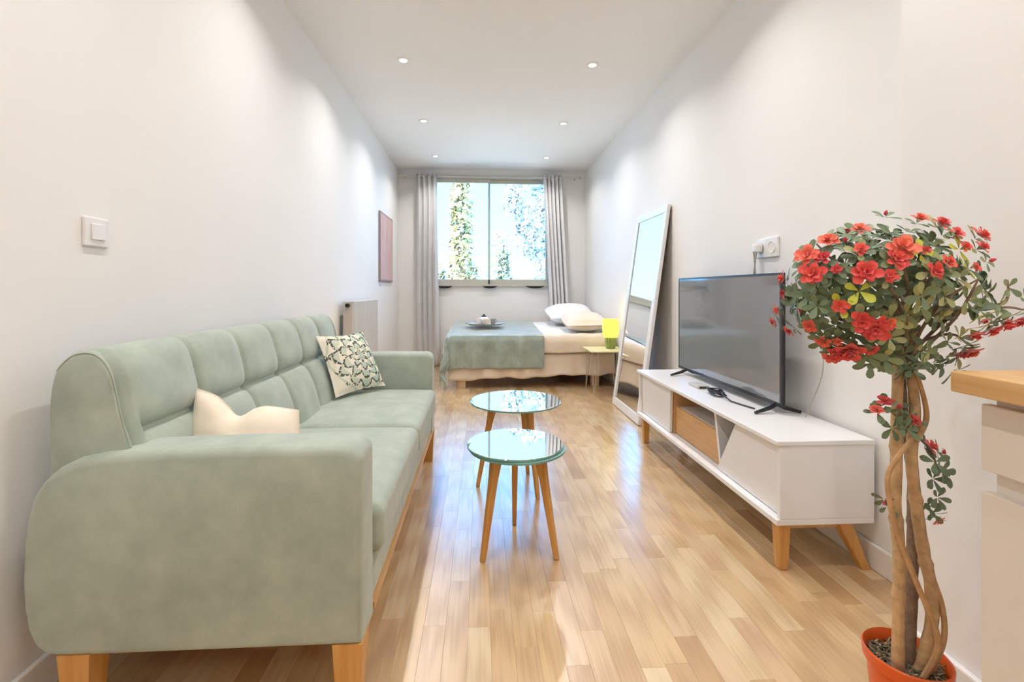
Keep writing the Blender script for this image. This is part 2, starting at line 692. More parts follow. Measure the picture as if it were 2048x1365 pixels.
def arm_profile():
    p = [(-.285, .185), (-.285, .58)]
    for k in range(7):
        a = PI / 2 * k / 6
        p.append((-.325 + .04 * math.cos(a), .622 + .04 * math.sin(a)))
    p += [(-.45, .664), (-.6, .664), (-.72, .662), (-.82, .659), (-.89, .653), (-.945, .642), (-.985, .622), (-1.015, .595), (-1.038, .558),
          (-1.052, .51), (-1.06, .44), (-1.063, .36), (-1.06, .30), (-1.052, .252), (-1.036, .213), (-1.01, .19), (-.975, .183)]
    return p


for a, b in ((SY0, SY0 + .14), (SY1 - .14, SY1)):
    MB().prism(arm_profile(), 'y', a, b, .022).build('arm', M['sofa'], sofa, True, 50)
MB().rbox((-1.04, SY0 + .12, .20), (-.29, SY1 - .12, .335), .02, 3, (1, 8, 1)).build('seat_frame', M['sofa'], sofa)
MB().box((-.97, SY0 + .14, .183), (-.284, SY1 - .14, .2)).build('base_rail', M['oak_y'], sofa, False)


def cushion_fn(y0, y1):
    def fn(p):
        if p.z > .40:
            u = (p.y - y0) / (y1 - y0) * 2 - 1
            w = (p.x + .56) / .3
            p.z += .022 * max(0, 1 - u ** 4) * max(0, 1 - w ** 4) + .003 * wob(p.x, p.y, 0, 7)
        return p
    return fn


ym = (SY0 + SY1) / 2
for y0, y1 in ((SY0 + .143, ym - .003), (ym + .003, SY1 - .143)):
    MB().rbox((-.86, y0, .325), (-.262, y1, .455), .032, 4, (10, 12, 2), cushion_fn(y0, y1)).build('seat_cushion', M['sofa'], sofa)

# backrest: profile swept along the sofa, tufted in six columns and two rows
BY0, BY1 = SY0 + .035, SY1 - .035
seams = [1.20, 1.50, 1.78, 2.06, 2.34, 2.61, 2.87]


def back_prof(s):
    pts = [(-1.03, .40), (-1.035, .70), (-1.03, .80), (-1.012, .86), (-.975, .884), (-.93, .878), (-.90, .845), (-.88, .79),
           (-.865, .74), (-.85, .69), (-.83, .63), (-.80, .55), (-.775, .44), (-.79, .40)]
    x = s * (len(pts) - 1)
    i = min(int(x), len(pts) - 2)
    fr = x - i
    p0, p1, p2, p3 = [Vector(pts[max(0, min(len(pts) - 1, i + k))]) for k in (-1, 0, 1, 2)]
    return .5 * ((2 * p1) + (p2 - p0) * fr + (2 * p0 - 5 * p1 + 4 * p2 - p3) * fr ** 2 + (3 * p1 - p0 - 3 * p2 + p3) * fr ** 3)


def back_pt(u, s):
    y = BY0 + (BY1 - BY0) * u
    p = back_prof(s)
    q = back_prof(min(1, s + .01)) - back_prof(max(0, s - .01))
    n = Vector((-q.y, q.x)).normalized()
    if n.x < 0 and s > .5:
        n = -n
    front = max(0.0, min(1.0, (s - .26) / .12))
    dy = min(abs(y - c) for c in seams)
    dm = max(0.0, min(1.0, (s - .30) / .32))
    seam = math.exp(-(dy / .010) ** 2) * (.008 + .016 * dm) + math.exp(-(dy / .045) ** 2) * (.002 + .014 * dm)
    dz = abs(p.y - .69)
    row = (math.exp(-(dz / .010) ** 2) * .022 + math.exp(-(dz / .035) ** 2) * .014) if s > .5 else 0
    edge = min(y - BY0, BY1 - y)
    d = front * (.02 - seam - row * (1 if edge > .05 else 0)) + front * .003 * wob(y, p.y, 3, 9)
    rnd = .02 * (1 - min(1, edge / .02)) ** 2
    c = Vector((-.93, .6))
    p = p + n * d
    p = p + (c - p).normalized() * rnd
    return (p.x, y, p.y)


mb = MB()
NU, NV = 220, 70
mb.grid(back_pt, NU, NV)
mb.f.append(tuple(j * (NU + 1) for j in range(NV + 1)))
mb.f.append(tuple(j * (NU + 1) + NU for j in range(NV, -1, -1)))
back = mb.build('backrest', M['sofa'], sofa, True, 60)
# piping line round the near and far end panels
for yy in (BY0 + .006, BY1 - .006):
    pts = []
    for k in range(40):
        s = .22 + .66 * k / 39
        q = back_pt(.004 if yy < 2 else .996, s)
        pts.append((q[0], yy, q[2]))
    MB().tube(pts, .0018, 6).build('piping', M['sofa'], back)
for x, y in ((-.945, SY0 + .035), (-.318, SY0 + .035), (-.945, SY1 - .04), (-.318, SY1 - .04)):
    dx = 0
    MB().taper((x, y, 0), (.026, .022), (x, y, .19), (.036, .033)).build('leg', M['oak'], sofa, False)


# ------------------------------------------------------------------ pillows
def pillow(name, label, cat, quad, thick, mat, dent=None, group=None, n=22, bow=.07, pw=2.6):
    """quad: BL, BR, TR, TL corners"""
    BL, BR, TR, TL = [Vector(q) for q in quad]
    nm = (BR - BL).cross(TL - BL).normalized()
    vs, fs, uvs = [], [], []
    for side in (1, -1):
        b = len(vs)
        for j in range(n + 1):
            for i in range(n + 1):
                u, w = i / n, j / n
                a, c = 2 * u - 1, 2 * w - 1
                # sides bow in a little, corners stick out
                uu = .5 + .5 * a * (1 - bow * (1 - c * c))
                ww = .5 + .5 * c * (1 - bow * (1 - a * a))
                p = (BL * (1 - uu) + BR * uu) * (1 - ww) + (TL * (1 - uu) + TR * uu) * ww
                h = thick * ((1 - abs(a) ** pw) * (1 - abs(c) ** pw)) ** .55
                h *= 1 + .08 * wob(u + side, w, 1.5, 4)
                p = p + nm * h * side
                if dent:
                    p = dent(p, u, w)
                vs.append(p)
                uvs.append((u, w))
        for j in range(n):
            for i in range(n):
                q = (b + j * (n + 1) + i, b + j * (n + 1) + i + 1, b + (j + 1) * (n + 1) + i + 1, b + (j + 1) * (n + 1) + i)
                fs.append(q if side == 1 else q[::-1])
    mb = MB().add(vs, fs)
    o = mb.build(name, mat, None, True, 80)
    lay = o.data.uv_layers.new(name='UVMap')
    for lp in o.data.loops:
        lay.data[lp.index].uv = uvs[lp.vertex_index]
    bm = bmesh.new()
    bm.from_mesh(o.data)
    bmesh.ops.remove_doubles(bm, verts=bm.verts, dist=1e-5)
    bm.to_mesh(o.data)
    bm.free()
    return tag(o, label, cat, group)


# printed dahlia
t = NT('dahlia_print_cotton')
tc = t.add('TexCoord')
sp = t.add('SeparateXYZ')
nzv = t.add('TexNoise')
nzv.inputs['Scale'].default_value = 6
t.link(tc.outputs['UV'], nzv.inputs['Vector'])
spn = t.add('SeparateColor')
t.link(nzv.outputs['Color'], spn.inputs[0])
t.link(tc.outputs['UV'], sp.inputs[0])
du = t.math('ADD', t.math('SUBTRACT', sp.outputs[0], .60), t.math('MULTIPLY', t.math('SUBTRACT', spn.outputs[0], .5), .10))
dv = t.math('ADD', t.math('SUBTRACT', sp.outputs[1], .56), t.math('MULTIPLY', t.math('SUBTRACT', spn.outputs[1], .5), .10))
rr = t.math('SQRT', t.math('ADD', t.math('MULTIPLY', du, du), t.math('MULTIPLY', dv, dv)))
an = t.math('ARCTAN2', dv, du)
ring = t.math('MULTIPLY', rr, 7.0)
kk = t.math('FLOOR', ring)
frc = t.math('FRACT', ring)
npet = t.math('ADD', t.math('MULTIPLY', kk, 2.0), 6.0)
pet = t.math('ABSOLUTE', t.math('SINE', t.math('ADD', t.math('MULTIPLY', t.math('MULTIPLY', an, npet), .5), t.math('MULTIPLY', kk, 1.7))))
edge = t.math('ABSOLUTE', t.math('SUBTRACT', frc, t.math('MULTIPLY', pet, .82)))
line = t.math('LESS_THAN', edge, .17)
inside = t.math('LESS_THAN', rr, .60)
speck = t.math('GREATER_THAN', t.noise(tc.outputs['UV'], 26, 2), .44)
line = t.math('MULTIPLY', t.math('MULTIPLY', line, inside), speck)
tint = t.math('MULTIPLY', t.math('MULTIPLY', t.math('LESS_THAN', frc, t.math('MULTIPLY', pet, .82)), inside), .75)
greens = t.ramp(sp.outputs[0], [(.25, H('#c3cdb6')), (.8, H('#a9cbbd'))])
cc = t.mix(tint, H('#efe6d3'), greens)
cc = t.mix(t.math('MULTIPLY', line, .9), cc, H('#28362f'))
t.set(Base_Color=cc, Roughness=.95)
t.bump(t.noise(t.coord('Object'), 400, 2), .2, .002)
M['dahlia'] = t.m
pillow('throw_pillow', 'square cushion printed with a green dahlia in the far sofa corner', 'cushion',
       ((-.735, 2.43, .490), (-.545, 2.73, .490), (-.675, 2.74, .80), (-.855, 2.49, .80)), .055, M['dahlia'], group='sofa cushions')


def chop(p, u, w):
    k = math.exp(-((u - .44) / .14) ** 2) * max(0, (w - .35) / .65) ** 1.4
    p.z -= .05 * k
    return p


pillow('throw_pillow', 'plain cream cushion dented on top behind the near sofa arm', 'cushion',
       ((-.85, 1.37, .50), (-.50, 1.43, .50), (-.565, 1.50, .665), (-.865, 1.47, .745)), .085, M['cushion_cream'], chop, 'sofa cushions')

# ------------------------------------------------------------------ side tables
def side_table(label, c, r, ztop, feet, lower):
    cx, cy = c
    T = thing('side_table', label, 'table', (cx, cy, 0), 'round mirrored side tables')
    top = MB().lathe([(r - .004, 0), (r, .002), (r, .006), (r - .002, .008)], (cx + (-.004 if lower else 0), cy, ztop - .008), 64).build('glass_top', M['tabletop'], T, True, 30)
    MB().lathe([(r - .012, -.001), (r + .0012, -.001), (r + .0012, .0055), (r - .0001, .0055)], (cx + (-.004 if lower else 0), cy, ztop - .008), 64).build('glass_edge', M['glass_edge'], top, True, 30)
    zt = ztop - .0092
    if lower:
        MB().lathe([(r - .004, 0), (r, .002), (r, .009), (r - .003, .0105)], (cx + .004, cy - .006, ztop - .021), 64).build('lower_glass', M['glass_edge'], T, True, 30)
        zt = ztop - .0215
    for fx, fy in feet:
        d = Vector((fx - cx, fy - cy, 0))
        d0 = d.normalized()
        tp = Vector((cx, cy, 0)) + d0 * (d.length * .58)
        tan = Vector((-d0.y, d0.x, 0))
        vs = []
        for ctr, z, a, b in ((Vector((fx, fy, 0)), 0, .009, .010), (Vector((fx, fy, 0)).lerp(tp, .72), zt * .74, .0135, .016), (tp, zt, .016, .024)):
            for sa, sb in ((-1, -1), (1, -1), (1, 1), (-1, 1)):
                q = ctr + tan * (a * sa) + d0 * (b * sb)
                vs.append((q.x, q.y, z))
        fs = [(0, 3, 2, 1), (8, 9, 10, 11)]
        for k in range(2):
            for i in range(4):
                j = (i + 1) % 4
                fs.append((k * 4 + i, k * 4 + j, k * 4 + 4 + j, k * 4 + 4 + i))
        bevel(MB().add(vs, fs).build('leg', M['oak'], T, False), .004)
    return T


side_table('smaller round mirrored side table with oak legs, nearest the camera', (.143, 1.885), .192, .425, ((.008, 1.80), (.293, 1.80), (.15, 2.08)), True)
side_table('larger round mirrored side table with oak legs, nearer the bed', (.187, 2.50), .24, .452, ((-.015, 2.49), (.268, 2.655), (.285, 2.33)), False)

# ------------------------------------------------------------------ television stand
CX0, CX1, CY0, CY1, CZ0, CZ1 = 1.09, 1.45, 1.657, 3.19, .178, .488
st = thing('television_stand', 'long low white television stand with oak legs', 'tv stand', (1.27, 2.42, 0))
bevel(MB().box((CX0 - .012, CY0 - .004, CZ1 - .018), (CX1, CY1 + .004, CZ1)).build('top_panel', M['white'], st, False), .003)
bevel(MB().box((CX0 - .012, CY0, CZ0), (CX1, CY1, CZ0 + .022)).build('bottom_panel', M['white'], st, False), .003)
for a, b in ((CY0, CY0 + .018), (CY1 - .018, CY1)):
    bevel(MB().box((CX0, a, CZ0 + .022), (CX1, b, CZ1 - .018)).build('side_panel', M['white'], st, False), .002)
MB().box((CX1 - .012, CY0 + .018, CZ0 + .022), (CX1 - .002, CY1 - .018, CZ1 - .018)).build('back_panel', M['white'], st, False)
zb, zt = CZ0 + .025, CZ1 - .021
# near door with a slanting edge, far door, niche dividers
near = MB().prism([(CY0 + .021, zb), (2.15, zb), (1.985, zt), (CY0 + .021, zt)], 'x', CX0 + .018, CX0 + .036).build('door', M['white'], st, False)
bevel(near, .002)
far = MB().prism([(2.705, zb), (CY1 - .021, zb), (CY1 - .021, zt), (2.69, zt)], 'x', CX0 + .018, CX0 + .036).build('door', M['white'], st, False)
bevel(far, .002)
MB().prism([(2.15, zb), (2.168, zb), (2.225, zt), (2.205, zt)], 'x', CX0 + .04, CX1 - .012).build('divider', M['white'], st, False)
MB().prism([(2.69, zb), (2.708, zb), (2.708, zt), (2.69, zt)], 'x', CX0 + .04, CX1 - .012).build('divider', M['oak_y'], st, False)
bevel(MB().prism([(2.172, zb), (2.688, zb), (2.688, zb + .155), (2.203, zb + .155)], 'x', CX0 + .05, CX0 + .066).build('drawer_front', M['oak_y'], st, False), .002)
MB().box((CX0 + .066, 2.205, zb + .14), (CX1 - .012, 2.688, zb + .155)).build('shelf', M['white'], st, False)
for y, s in ((CY0 + .04, -1), (CY1 - .05, 1)):
    bevel(MB().taper((CX0 + .033, y + .004, 0), (.017, .017), (CX0 + .03, y, CZ0), (.023, .023)).build('leg', M['oak'], st, False), .003)
    bevel(MB().taper((CX1 - .02, y + s * .012, 0), (.016, .016), (CX1 - .10, y, CZ0), (.026, .024)).build('leg', M['oak'], st, False), .003)
    MB().box((CX0 + .05, y - .014, CZ0 - .022), (CX1 - .12, y + .014, CZ0)).build('leg_brace', M['oak_y'], st, False)

# television
TX, TY0, TY1, TZ0, TZ1 = 1.32, 2.0, 3.072, .522, 1.116
tv = thing('television', 'black flat screen television standing on the white stand', 'television', (TX, 2.54, CZ1))
MB().rbox((TX + .004, TY0, TZ0), (TX + .022, TY1, TZ1), .004).build('housing', M['black'], tv)
MB().rbox((TX + .02, TY0 + .12, TZ0 + .03), (TX + .055, TY1 - .12, TZ0 + .36), .015).build('rear_housing', M['black'], tv)
bz = MB()
b = .010
bz.box((TX, TY0, TZ1 - b), (TX + .006, TY1, TZ1)).box((TX, TY0, TZ0), (TX + .006, TY1, TZ0 + b * 1.6))
bz.box((TX, TY0, TZ0 + b * 1.6), (TX + .006, TY0 + b, TZ1 - b)).box((TX, TY1 - b, TZ0 + b * 1.6), (TX + .006, TY1, TZ1 - b))
bz.build('bezel', m_plain('grey_bezel', '#4a4a4c', .3, .03, 5, .5), tv, False)
MB().box((TX + .0015, TY0 + b, TZ0 + b * 1.6), (TX + .005, TY1 - b, TZ1 - b)).build('screen', M['screen'], tv, False)
for y in (TY0 + .05, TY1 - .10):
    mb = MB()
    mb.tube([(TX + .012, y, TZ0 + .006), (TX - .03, y - .012, TZ0 - .012), (TX - .105, y - .03, CZ1 + .007)], [.011, .010, .007], 6)
    mb.tube([(TX + .012, y, TZ0 + .006), (TX + .045, y - .012, TZ0 - .012), (TX + .105, y - .03, CZ1 + .007)], [.011, .010, .007], 6)
    mb.build('foot', M['black'], tv)

# odds and ends on the stand
pts = []
for k in range(70):
    a = 2 * PI * k / 17
    r = .045 + .012 * math.sin(k * .37)
    pts.append((1.235 + r * .7 * math.cos(a), 2.36 + .0009 * k + r * 1.1 * math.sin(a), CZ1 + .005 + .00035 * k + .003 * math.sin(k)))
pts += [(1.22, 2.30, CZ1 + .02), (1.225, 2.24, CZ1 + .006), (1.24, 2.18, CZ1 + .005), (1.26, 2.10, CZ1 + .005)]
tag(MB().tube(pts, .0038, 6).build('cable_coil', M['black']), 'coiled black cable lying in front of the television', 'cable')
sb = thing('media_box', 'small pale grey box lying on the stand by the far television foot', 'media box', (1.235, 2.62, CZ1))
MB().rbox((1.205, 2.55, CZ1), (1.275, 2.67, CZ1 + .018), .006).build('casing', m_plain('pale_grey_plastic', '#c6c4be', .5), sb)
MB().rbox((1.215, 2.545, CZ1 + .004), (1.265, 2.551, CZ1 + .013), .002).build('front_strip', M['dark'], sb)

# wall socket with plugs and cords above the television
so = thing('wall_socket', 'white double wall socket above the television', 'socket', (XR, 2.33, 1.2))
bevel(MB().box((XR - .012, 2.235, 1.205), (XR, 2.415, 1.305)).build('face_plate', M['white'], so, False), .004)
for y in (2.282, 2.37):
    MB().lathe([(.022, 0), (.026, .002), (.026, .006), (.03, .007), (.03, .001)], (0, 0, 0), 20).build('socket_ring', M['white'], so)
    o = COL.objects[-1]
    o.rotation_euler = (0, -PI / 2, 0)
    o.location = Vector((XR - .008, y, 1.255)) - WL[so]
pw = thing('power_plug', 'white plug with two cords hanging down behind the television', 'plug', (XR - .03, 2.37, 1.2))
MB().rbox((XR - .055, 2.348, 1.232), (XR - .014, 2.392, 1.278), .01).build('plug_body', M['white'], pw)
greyc = m_plain('grey_cord', '#a9a498', .6)
for dy, bow in ((-.012, .03), (.012, -.02)):
    pts = [(XR - .045, 2.37 + dy + bow * math.sin(PI * k / 12), 1.235 - .42 * (k / 12)) for k in range(13)]
    MB().tube(pts, .004, 6).build('cord', greyc, pw)
pts = [(XR - .05 + .03 * math.sin(k * .3), 2.0 - .10 * math.sin(PI * (k / 16) * .8), .92 - .425 * k / 16) for k in range(17)]
tag(MB().tube(pts, .0022, 6).build('aerial_cord', greyc), 'thin grey cord hanging beside the right edge of the television', 'cable')

# ------------------------------------------------------------------ leaning mirror
mi = thing('leaning_mirror', 'tall white framed mirror leaning on the wall beyond the television', 'mirror', (1.2, 3.87, 0))
MY0, MY1, ML = 3.53, 4.235, 1.715
ax0, ax1 = Vector((1.198, 0, .004)), Vector((1.432, 0, 1.697))
dl = (ax1 - ax0).normalized()
nl = Vector((-dl.z, 0, dl.x))


def mpt(y, l, d):
    q = ax0 + dl * l - nl * d
    return (q.x, y, q.z)


def mbar(mb, y0, y1, l0, l1, d0, d1):
    vs = [mpt(y, l, d) for d in (d0, d1) for y, l in ((y0, l0), (y1, l0), (y1, l1), (y0, l1))]
    mb.add(vs, [(0, 3, 2, 1), (4, 5, 6, 7), (0, 1, 5, 4), (1, 2, 6, 5), (2, 3, 7, 6), (3, 0, 4, 7)])


fw = .062
for args in ((MY0, MY1, 0, fw * 1.15), (MY0, MY1, ML - fw, ML), (MY0, MY0 + fw, fw * 1.15, ML - fw), (MY1 - fw, MY1, fw * 1.15, ML - fw)):
    mb = MB()
    mbar(mb, *args, 0, .028)
    bevel(mb.build('frame_rail', M['white'], mi, False), .005)
mb = MB()
mbar(mb, MY0 + fw - .004, MY1 - fw + .004, fw * 1.15 - .004, ML - fw + .004, .009, .014)
mb.build('mirror_glass', M['mirror'], mi, False)
mb = MB()
mbar(mb, MY0 + .01, MY1 - .01, .01, ML - .01, .0281, .032)
mb.build('backing', m_plain('brown_board', '#8c7a66', .9), mi, False)

# ------------------------------------------------------------------ bed
BX0, BX1, BYN, BYF, BZ = -.33, 1.44, 4.97, 6.36, .545
bed = thing('bed', 'double bed in cream linen standing below the window', 'bed', (.55, 5.7, 0))
MB().rbox((BX0 + .03, BYN + .03, .13), (BX1, BYF, .36), .02).build('base', M['sheet'], bed)


def mat_fn(p):
    if p.z > .45:
        v = (p.y - BYN) / (BYF - BYN)
        p.z += .06 * min(1, max(0, v * 1.2)) + .006 * wob(p.x, p.y, 2, 5)
    return p


MB().rbox((BX0, BYN, .36), (BX1, BYF, BZ), .045, 4, (24, 16, 2), mat_fn).build('mattress', M['linen'], bed)


def skirt(u, w):
    x = BX0 - .004 + (BX1 - BX0 + .004) * u
    top = .365
    hem = .085 + .055 * u + .008 * math.sin(x * 9) + .006 * math.sin(x * 23 + 1)
    z = top + (hem - top) * w
    y = BYN + .005 - .014 * w - .010 * w * math.sin(x * 17) - .004 * w * math.sin(x * 41)
    return (x, y, z)


o = MB().grid(skirt, 110, 10).build('bedspread_skirt', M['sheet'], bed)
o.modifiers.new('thickness', 'SOLIDIFY').thickness = .006


def fold(u, w):
    x = .60 + (BX1 - .60) * u
    top = BZ + .002
    if w < .35:
        return (x, BYN + .11 * (1 - w / .35) - .006, top + .008 + .003 * math.sin(x * 30) + .012 * (1 - w / .35))
    k = (w - .35) / .65
    return (x, BYN - .006 - .022 * math.sin(min(1, k * 2.5) * PI / 2) - .004 * math.sin(x * 26) * k, top + .004 - (top - .365) * k + .004 * math.sin(x * 13))


o = MB().grid(fold, 60, 16).build('sheet_turndown', M['sheet'], bed)
o.modifiers.new('thickness', 'SOLIDIFY').thickness = .006
for x, y in ((BX0 + .13, BYN + .06), (BX1 - .2, BYN + .1), (BX0 + .13, BYF - .1), (BX1 - .2, BYF - .1)):
    MB().taper((x, y, 0), (.04, .04), (x, y, .14), (.045, .045)).build('leg', m_wood('pale_bed_leg', '#d3b48c', '#e5cba6', .5), bed, False)

# bed pillows
pillow('bed_pillow', 'plump white pillow farther back on the bed, next to the curtain', 'pillow',
       ((.86, 5.68, .69), (1.40, 5.68, .69), (1.42, 6.22, .80), (.85, 6.22, .78)), .115, M['linen'], group='bed pillows', bow=-.04, pw=2.4)
pillow('bed_pillow', 'cream pillow in front, behind the yellow lamp', 'pillow',
       ((.95, 5.09, .645), (1.41, 5.09, .655), (1.42, 5.60, .72), (.95, 5.58, .71)), .10, M['peach'], group='bed pillows', bow=-.04, pw=2.4)

# throw blanket
th = thing('throw_blanket', 'sage green velvet throw spread over the foot of the bed', 'blanket', (.15, 5.6, .2))
U0, U1, V0, V1 = -.20, 1.0, -.345, 1.375


def throw_pt(u, v):
    """u: distance from the bed's foot edge (negative hangs), v: distance from the near side (negative hangs)"""
    hu, hv = max(0, -u), max(0, -v)
    top = BZ + .012 + .06 * min(1, max(0, v / 1.45 * 1.2))
    rr = .045
    x = BX0 + max(u, 0)
    y = BYN + max(v, 0)
    z = top - (hu + hv)
    if hu > 0:
        x = BX0 - .018 - .030 * min(1, hu / .05) - .02 * math.sin(v * 26) * min(1, hu / .15)
    elif u < rr:
        z -= (rr - u) ** 2 / rr * .8
        x -= .018 * (1 - u / rr)
    if hv > 0:
        y = BYN - .028 - .018 * min(1, hv / .05) - .016 * math.sin(u * 27 + .6 * math.sin(u * 9)) * min(1, hv / .18) - .008 * math.sin(u * 61) * min(1, hv / .2)
    elif v < rr:
        z -= (rr - v) ** 2 / rr * .6
        y -= .026 * (1 - v / rr)
    if hu == 0 and hv == 0:
        z += .006 * wob(x, y, 5, 8) + .004
    if hu > 0 and hv > 0:
        x += .03 * math.sin(hv * 20) * min(1, hu / .1)
        y -= .02 * min(1, hu / .1)
    return (x, y, max(z, .02 + .01 * wob(x, y, 1, 20)))


def throw_g(a, b):
    return throw_pt(U0 + (U1 - U0) * a, V0 + (V1 - V0) * b)


o = MB().grid(throw_g, 110, 120).build('cloth', M['throw'], th, True, 80)
o.modifiers.new('thickness', 'SOLIDIFY').thickness = .005
fr = MB()
for k in range(46):
    v = V0 + (.62 - V0) * k / 45
    p = Vector(throw_pt(U0, v))
    q = p + Vector((-.012 + .01 * math.sin(k), -.005 * math.cos(k * 2), -.075))
    q.z = max(q.z, .006)
    fr.tube([p, (p + q) / 2 + Vector((.004 * math.sin(k * 3), 0, 0)), q], [.004, .006, .003], 5)
fr.build('fringe', M['throw'], th, kind='stuff')

# breakfast tray and crockery on the throw
TZ = .628
TXc, TYc = .055, 5.55
tray = thing('serving_tray', 'round grey metal tray lying on the green throw', 'tray', (TXc, TYc, TZ))
MB().lathe([(.19, 0), (.20, .006), (.215, .020), (.212, .020), (.196, .009), (.185, .006)], (TXc, TYc, TZ), 40).build('dish', m_plain('grey_enamel', '#b4b0a8', .5), tray)
for s in (-1, 1):
    pts = [(TXc + s * (.205 + .03 * math.sin(PI * k / 8)), TYc - .05 + .1 * k / 8, TZ + .018) for k in range(9)]
    MB().tube(pts, .005, 6).build('handle', M['steel'], tray)


def cup(x, y, label, mat, r=.036, h=.062):
    c = thing('tea_cup', label, 'cup', (x, y, TZ + .010), 'cups on the tray')
    z = TZ + .010
    MB().lathe([(r * .6, 0), (r * .85, h * .3), (r, h), (r * .93, h), (r * .78, h * .32), (.002, h * .12)], (x, y, z), 24).build('bowl', mat, c)
    pts = [(x + r * .9 + .02 * math.sin(PI * k / 8), y, z + h * .85 - h * .6 * k / 8) for k in range(9)]
    MB().tube(pts, .004, 6).build('handle', mat, c)


cup(-.02, 5.47, 'white patterned cup on the left of the tray', M['white'])
cup(.065, 5.44, 'white cup in the middle of the tray, in front of the teapot', M['peach'])
cup(.145, 5.50, 'grey cup at the right edge of the tray', m_plain('grey_glaze', '#a8a6a2', .3))
tp = thing('tea_pot', 'small white teapot with a dark lid on the tray', 'teapot', (.04, 5.62, TZ + .010))
MB().lathe([(.035, 0), (.055, .02), (.06, .045), (.045, .072), (.03, .08)], (.04, 5.62, TZ + .010), 28).build('pot_body', M['white'], tp)
MB().lathe([(.032, .08), (.03, .09), (.012, .098), (.012, .108), (.004, .112)], (.04, 5.62, TZ + .010), 24).build('lid', M['dark'], tp)
MB().tube([(.09, 5.62, TZ + .045), (.115, 5.62, TZ + .06), (.125, 5.62, TZ + .085)], [.013, .009, .007], 8).build('spout', M['white'], tp)
MB().tube([(-.015 - .03 * math.sin(PI * k / 8), 5.62, TZ + .075 - .05 * k / 8) for k in range(9)], .005, 6).build('handle', M['white'], tp)

# bedside table and lamp
bt = thing('bedside_table', 'small wire legged bedside table carrying the yellow lamp', 'table', (1.26, 4.70, 0))
pal = m_plain('pale_yellow_lacquer', '#e9dfae', .4)
bevel(MB().box((1.075, 4.50, .428), (1.44, 4.90, .442)).build('table_top', pal, bt, False), .004)
for x, y in ((1.10, 4.53), (1.10, 4.87), (1.415, 4.53), (1.415, 4.87)):
    sx = 1 if x < 1.2 else -1
    sy = 1 if y < 4.7 else -1
    mb = MB()
    mb.tube([(x, y + sy * .05, .428), (x + sx * .002, y + sy * .004, .008), (x, y, .005), (x + sx * .004, y, .008), (x + sx * .05, y, .428)], .004, 6)
    mb.build('hairpin_leg', M['steel'], bt)
lp = thing('table_lamp', 'glowing yellow lamp with a green ribbed glass base', 'lamp', (1.322, 4.72, .442))
t = NT('green_ribbed_glass')
t.set(Base_Color=t.ramp(t.noise(t.coord('Object', (30, 30, 2)), 3, 2), [(.35, H('#7c9a4a')), (.65, H('#c5d277'))]), Roughness=.12)
t.b.inputs['Transmission Weight'].default_value = .35
gb = t.m
prof = [(.036, 0), (.044, .006), (.050, .03), (.056, .07), (.055, .10), (.046, .125), (.036, .135)]
vs, fs = [], []
N = 40
for r, z in prof:
    for k in range(N):
        a = 2 * PI * k / N
        q = r * (1 + .04 * math.cos(a * 10))
        vs.append((1.322 + q * math.cos(a), 4.72 + q * math.sin(a), .442 + z))
for i in range(len(prof) - 1):
    for k in range(N):
        fs.append((i * N + k, i * N + (k + 1) % N, (i + 1) * N + (k + 1) % N, (i + 1) * N + k))
fs += [tuple(range(N))[::-1], tuple((len(prof) - 1) * N + k for k in range(N))]
MB().add(vs, fs).build('lamp_base', gb, lp)
t = NT('glowing_yellow_shade')
t.set(Base_Color=H('#f2e23c'), Roughness=.6, Emission_Color=t.ramp(t.noise(t.coord('Object'), 4, 2), [(.3, (1, .94, .18, 1)), (.7, (1, .96, .24, 1))]), Emission_Strength=.42)
MB().lathe([(.070, .115), (.081, .16), (.084, .22), (.080, .285), (.076, .30), (.074, .298), (.078, .22), (.066, .118)], (1.322, 4.72, .442), 40, True).build('lamp_shade', t.m, lp)
MB().lathe([(.012, .13), (.012, .17), (.026, .20), (.026, .22), (.01, .24)], (1.322, 4.72, .442), 16).build('bulb', m_emit('yellow_bulb', (1, .85, .2, 1), 1.2), lp)
lb = bpy.data.lights.new('table_lamp_light', 'POINT')
lb.energy, lb.color, lb.shadow_soft_size = .25, (1, .82, .35), .03
put(bpy.data.objects.new('table_lamp_light', lb), lp, (1.322, 4.72, .80))

# ------------------------------------------------------------------ curtains
rod = thing('curtain_rod', 'thin grey metal curtain rod across the end wall', 'curtain rod', (.14, 6.42, 2.57))
MB().tube([(-1.08, 6.42, 2.585), (1.36, 6.42, 2.585)], .0115, 12).build('pole', M['alu'], rod)
for x in (-1.09, 1.37):
    MB().rbox((x - .018, 6.402, 2.567), (x + .018, 6.438, 2.603), .014).build('finial', M['alu'], rod)
for x in (-1.04, 1.32):
    MB().tube([(x, 6.42, 2.585), (x, 6.55, 2.585)], .008, 8).build('bracket', M['alu'], rod)


